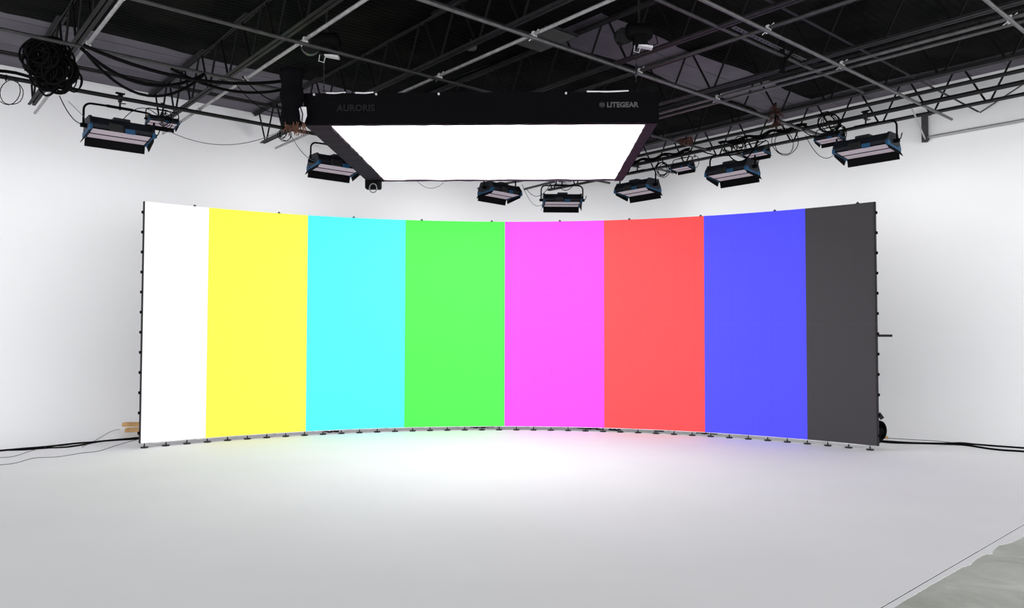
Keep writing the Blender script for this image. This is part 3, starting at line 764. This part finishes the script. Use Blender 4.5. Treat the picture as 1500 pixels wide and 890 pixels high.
mb.add(vs, [(0, 6, 1), (1, 6, 2), (2, 6, 3), (3, 6, 4), (4, 6, 5), (5, 6, 0), (1, 7, 0), (2, 7, 1), (3, 7, 2), (4, 7, 3), (5, 7, 4), (0, 7, 5)]); obj('fold', mb, 'brown', t)
mb = MB(); mb.tube([(.02, -.05, -.13), (.03, -.11, 0), (.02, -.04, .12)], .014, 5); obj('tie', mb, 'rubber', t)

# ------------------------------------------------------------------ cable coils and swags
def coil(x, y, h, r, n, thick, label, squash=1.0, m='rubber', spread=.12):
    c = pxh(x, y, h); mb = MB()
    for k in range(n):
        cc = Vector((random.uniform(-spread, spread), random.uniform(-.12, .12), random.uniform(-spread, spread)))
        rr = r*random.uniform(.75, 1.08); tl = random.uniform(-.5, .5); ph = random.uniform(0, 6)
        pts = []
        for q in range(18):
            t_ = q/18*6.283; pts.append(cc + Vector((rr*squash*math.cos(t_)*math.cos(tl), rr*math.cos(t_)*math.sin(tl)*.5, rr*math.sin(t_)*(1+.06*math.sin(3*t_+ph)))))
        mb.tube(pts, thick, 5, closed=True)
    mb.tube([(0, 0, r*.8), (0, .02, r*1.25)], thick*1.6, 6)
    return tag(obj('cable_coil', mb, m, loc=c, smooth=True), label, 'cable')
coil(80, 102, 5.0, .25, 40, .022, 'dense black cable bundle hanging at the upper left, its main knot', .9, spread=.24)
coil(103, 118, 4.85, .24, 7, .013, 'loose black loops hanging at the lower right of the upper left bundle', .6)
coil(66, 80, 5.3, .26, 26, .022, 'black coiled cable at the top of the upper left bundle', 1.2, spread=.14)
coil(8, 135, 4.95, .30, 2, .009, 'thin cable loops at the left edge of the picture', .9)
coil(242, 176, 4.95, .17, 5, .010, 'small cable coil right of the leftmost wash light', .8, spread=.06)
coil(415, 196, 4.9, .14, 4, .010, 'small cable coil under the black hanging bag', 1.0, spread=.04)
coil(971, 248, 5.0, .22, 4, .012, 'round cable coil above the wash light at the far right corner of the big light', .9, 'rubber', .05)
coil(1018, 237, 5.0, .18, 1, .010, 'single cable loop between the two small floods', .7, 'rubber', .02)
coil(1150, 210, 5.0, .34, 2, .010, 'large round cable loop right of the second wash light from the right', 1, 'rubber', .04)
coil(1085, 212, 5.2, .16, 4, .014, 'black cable coil above the second wash light from the right', .9, 'rubber', .08)
coil(1213, 180, 5.15, .24, 6, .011, 'tangled cable coil left of the rightmost wash light', 1.1, 'rubber', .10)
coil(1232, 193, 5.0, .16, 4, .010, 'small cable coil on the yoke of the rightmost wash light', .9, 'rubber', .05)
def swag(p, q, drop, r, label, m='rubber', h0=5.2, h1=5.2):
    mb = MB(); mb.tube(sag(pxh(*p, h0), pxh(*q, h1), drop), r, 6); return tag(obj('hanging_cable', mb, m, smooth=True), label, 'cable')
swag((118, 70), (300, 108), .45, .034, 'thick black cable swag from the upper left bundle toward the right, upper one')
swag((128, 80), (300, 108), .62, .030, 'black cable swag dipping lowest right of the upper left bundle')
swag((122, 66), (420, 118), .30, .034, 'long black cable running right toward the hanging bag')
swag((250, 100), (420, 130), .25, .03, 'black cable swag reaching the hanging bag', h0=5.3)
swag((355, 112), (412, 150), .12, .014, 'thin black cable slanting down to the hanging bag')
swag((345, 122), (415, 165), .20, .010, 'thin lower cable slanting down to the hanging bag')
swag((232, 184), (415, 190), .42, .009, 'thin grey cable sagging across the left wall', 'cable_grey', 4.9, 4.9)
swag((87, 140), (128, 181), .20, .010, 'thin cable dropping from the bundle to the leftmost wash light', 'rubber', 4.8, 4.7)
swag((100, 148), (124, 172), .0, .006, 'hair-thin straight wire beside the leftmost wash light', 'cable_grey', 4.8, 4.7)
swag((178, 178), (232, 170), -.25, .009, 'thin cable arching over the top of the leftmost wash light', 'rubber', 4.75, 4.85)
swag((427, 200), (462, 236), .12, .009, 'thin cable from the tassels to the second wash light', 'cable_grey', 4.6, 4.5)
swag((612, 266), (650, 267), .2, .008, 'thin short cable loop under the far edge of the big light', 'cable_grey', 4.7, 4.7)
swag((765, 270), (797, 297), .35, .009, 'thin cable curving into the corner wash light', 'cable_grey', 4.8, 4.4)
swag((770, 275), (806, 270), .35, .010, 'cable loop between the third and fourth wash lights', 'rubber', 4.9, 4.9)
swag((815, 268), (842, 268), .25, .012, 'black cable loop above the corner wash light', 'rubber', 5.0, 5.0)
swag((1030, 222), (1122, 205), .25, .018, 'black cable looping along the right lamp pipe, left part')
swag((1060, 215), (1110, 206), .5, .018, 'thick black cable dipping above the second wash light from the right')
swag((1175, 190), (1235, 175), .3, .014, 'black cable looping along the right lamp pipe, right part')
swag((1180, 198), (1226, 222), .35, .008, 'thin cable running down to the rightmost wash light', 'rubber', 5.0, 4.6)
# cable bundle strapped along the lamp pipe at right
for k, (a0, a1, lab) in enumerate(((16.6, 13.6, 'black cable bundle strapped along the pipe beside the big light'), (12.6, 9.9, 'black cable bundle strapped along the pipe left of the rightmost wash light'))):
    pts = []
    for i in range(24):
        a = a0+(a1-a0)*i/23; pts.append(W(a, 18.64+.03*math.sin(i*1.1+k), ZL+.06+.035*math.sin(i*.9+k)))
    mb = MB(); mb.tube(pts, .035, 7); mb.tube([p+Vector((.03, -.05, -.05+.03*math.sin(i))) for i, p in enumerate(pts)], .022, 6)
    tag(obj('cable_bundle', mb, 'rubber', smooth=True), lab, 'cable')
pts = [W(19.0+.02*math.sin(i*1.3), -1+i*.18, ZL+.08+.03*math.sin(i*.8)) for i in range(24)]
mb = MB(); mb.tube(pts, .035, 7); tag(obj('cable_bundle', mb, 'rubber', smooth=True), 'black cable bundle strapped along the pipe at the left picture edge', 'cable')
bpy.context.view_layer.update()
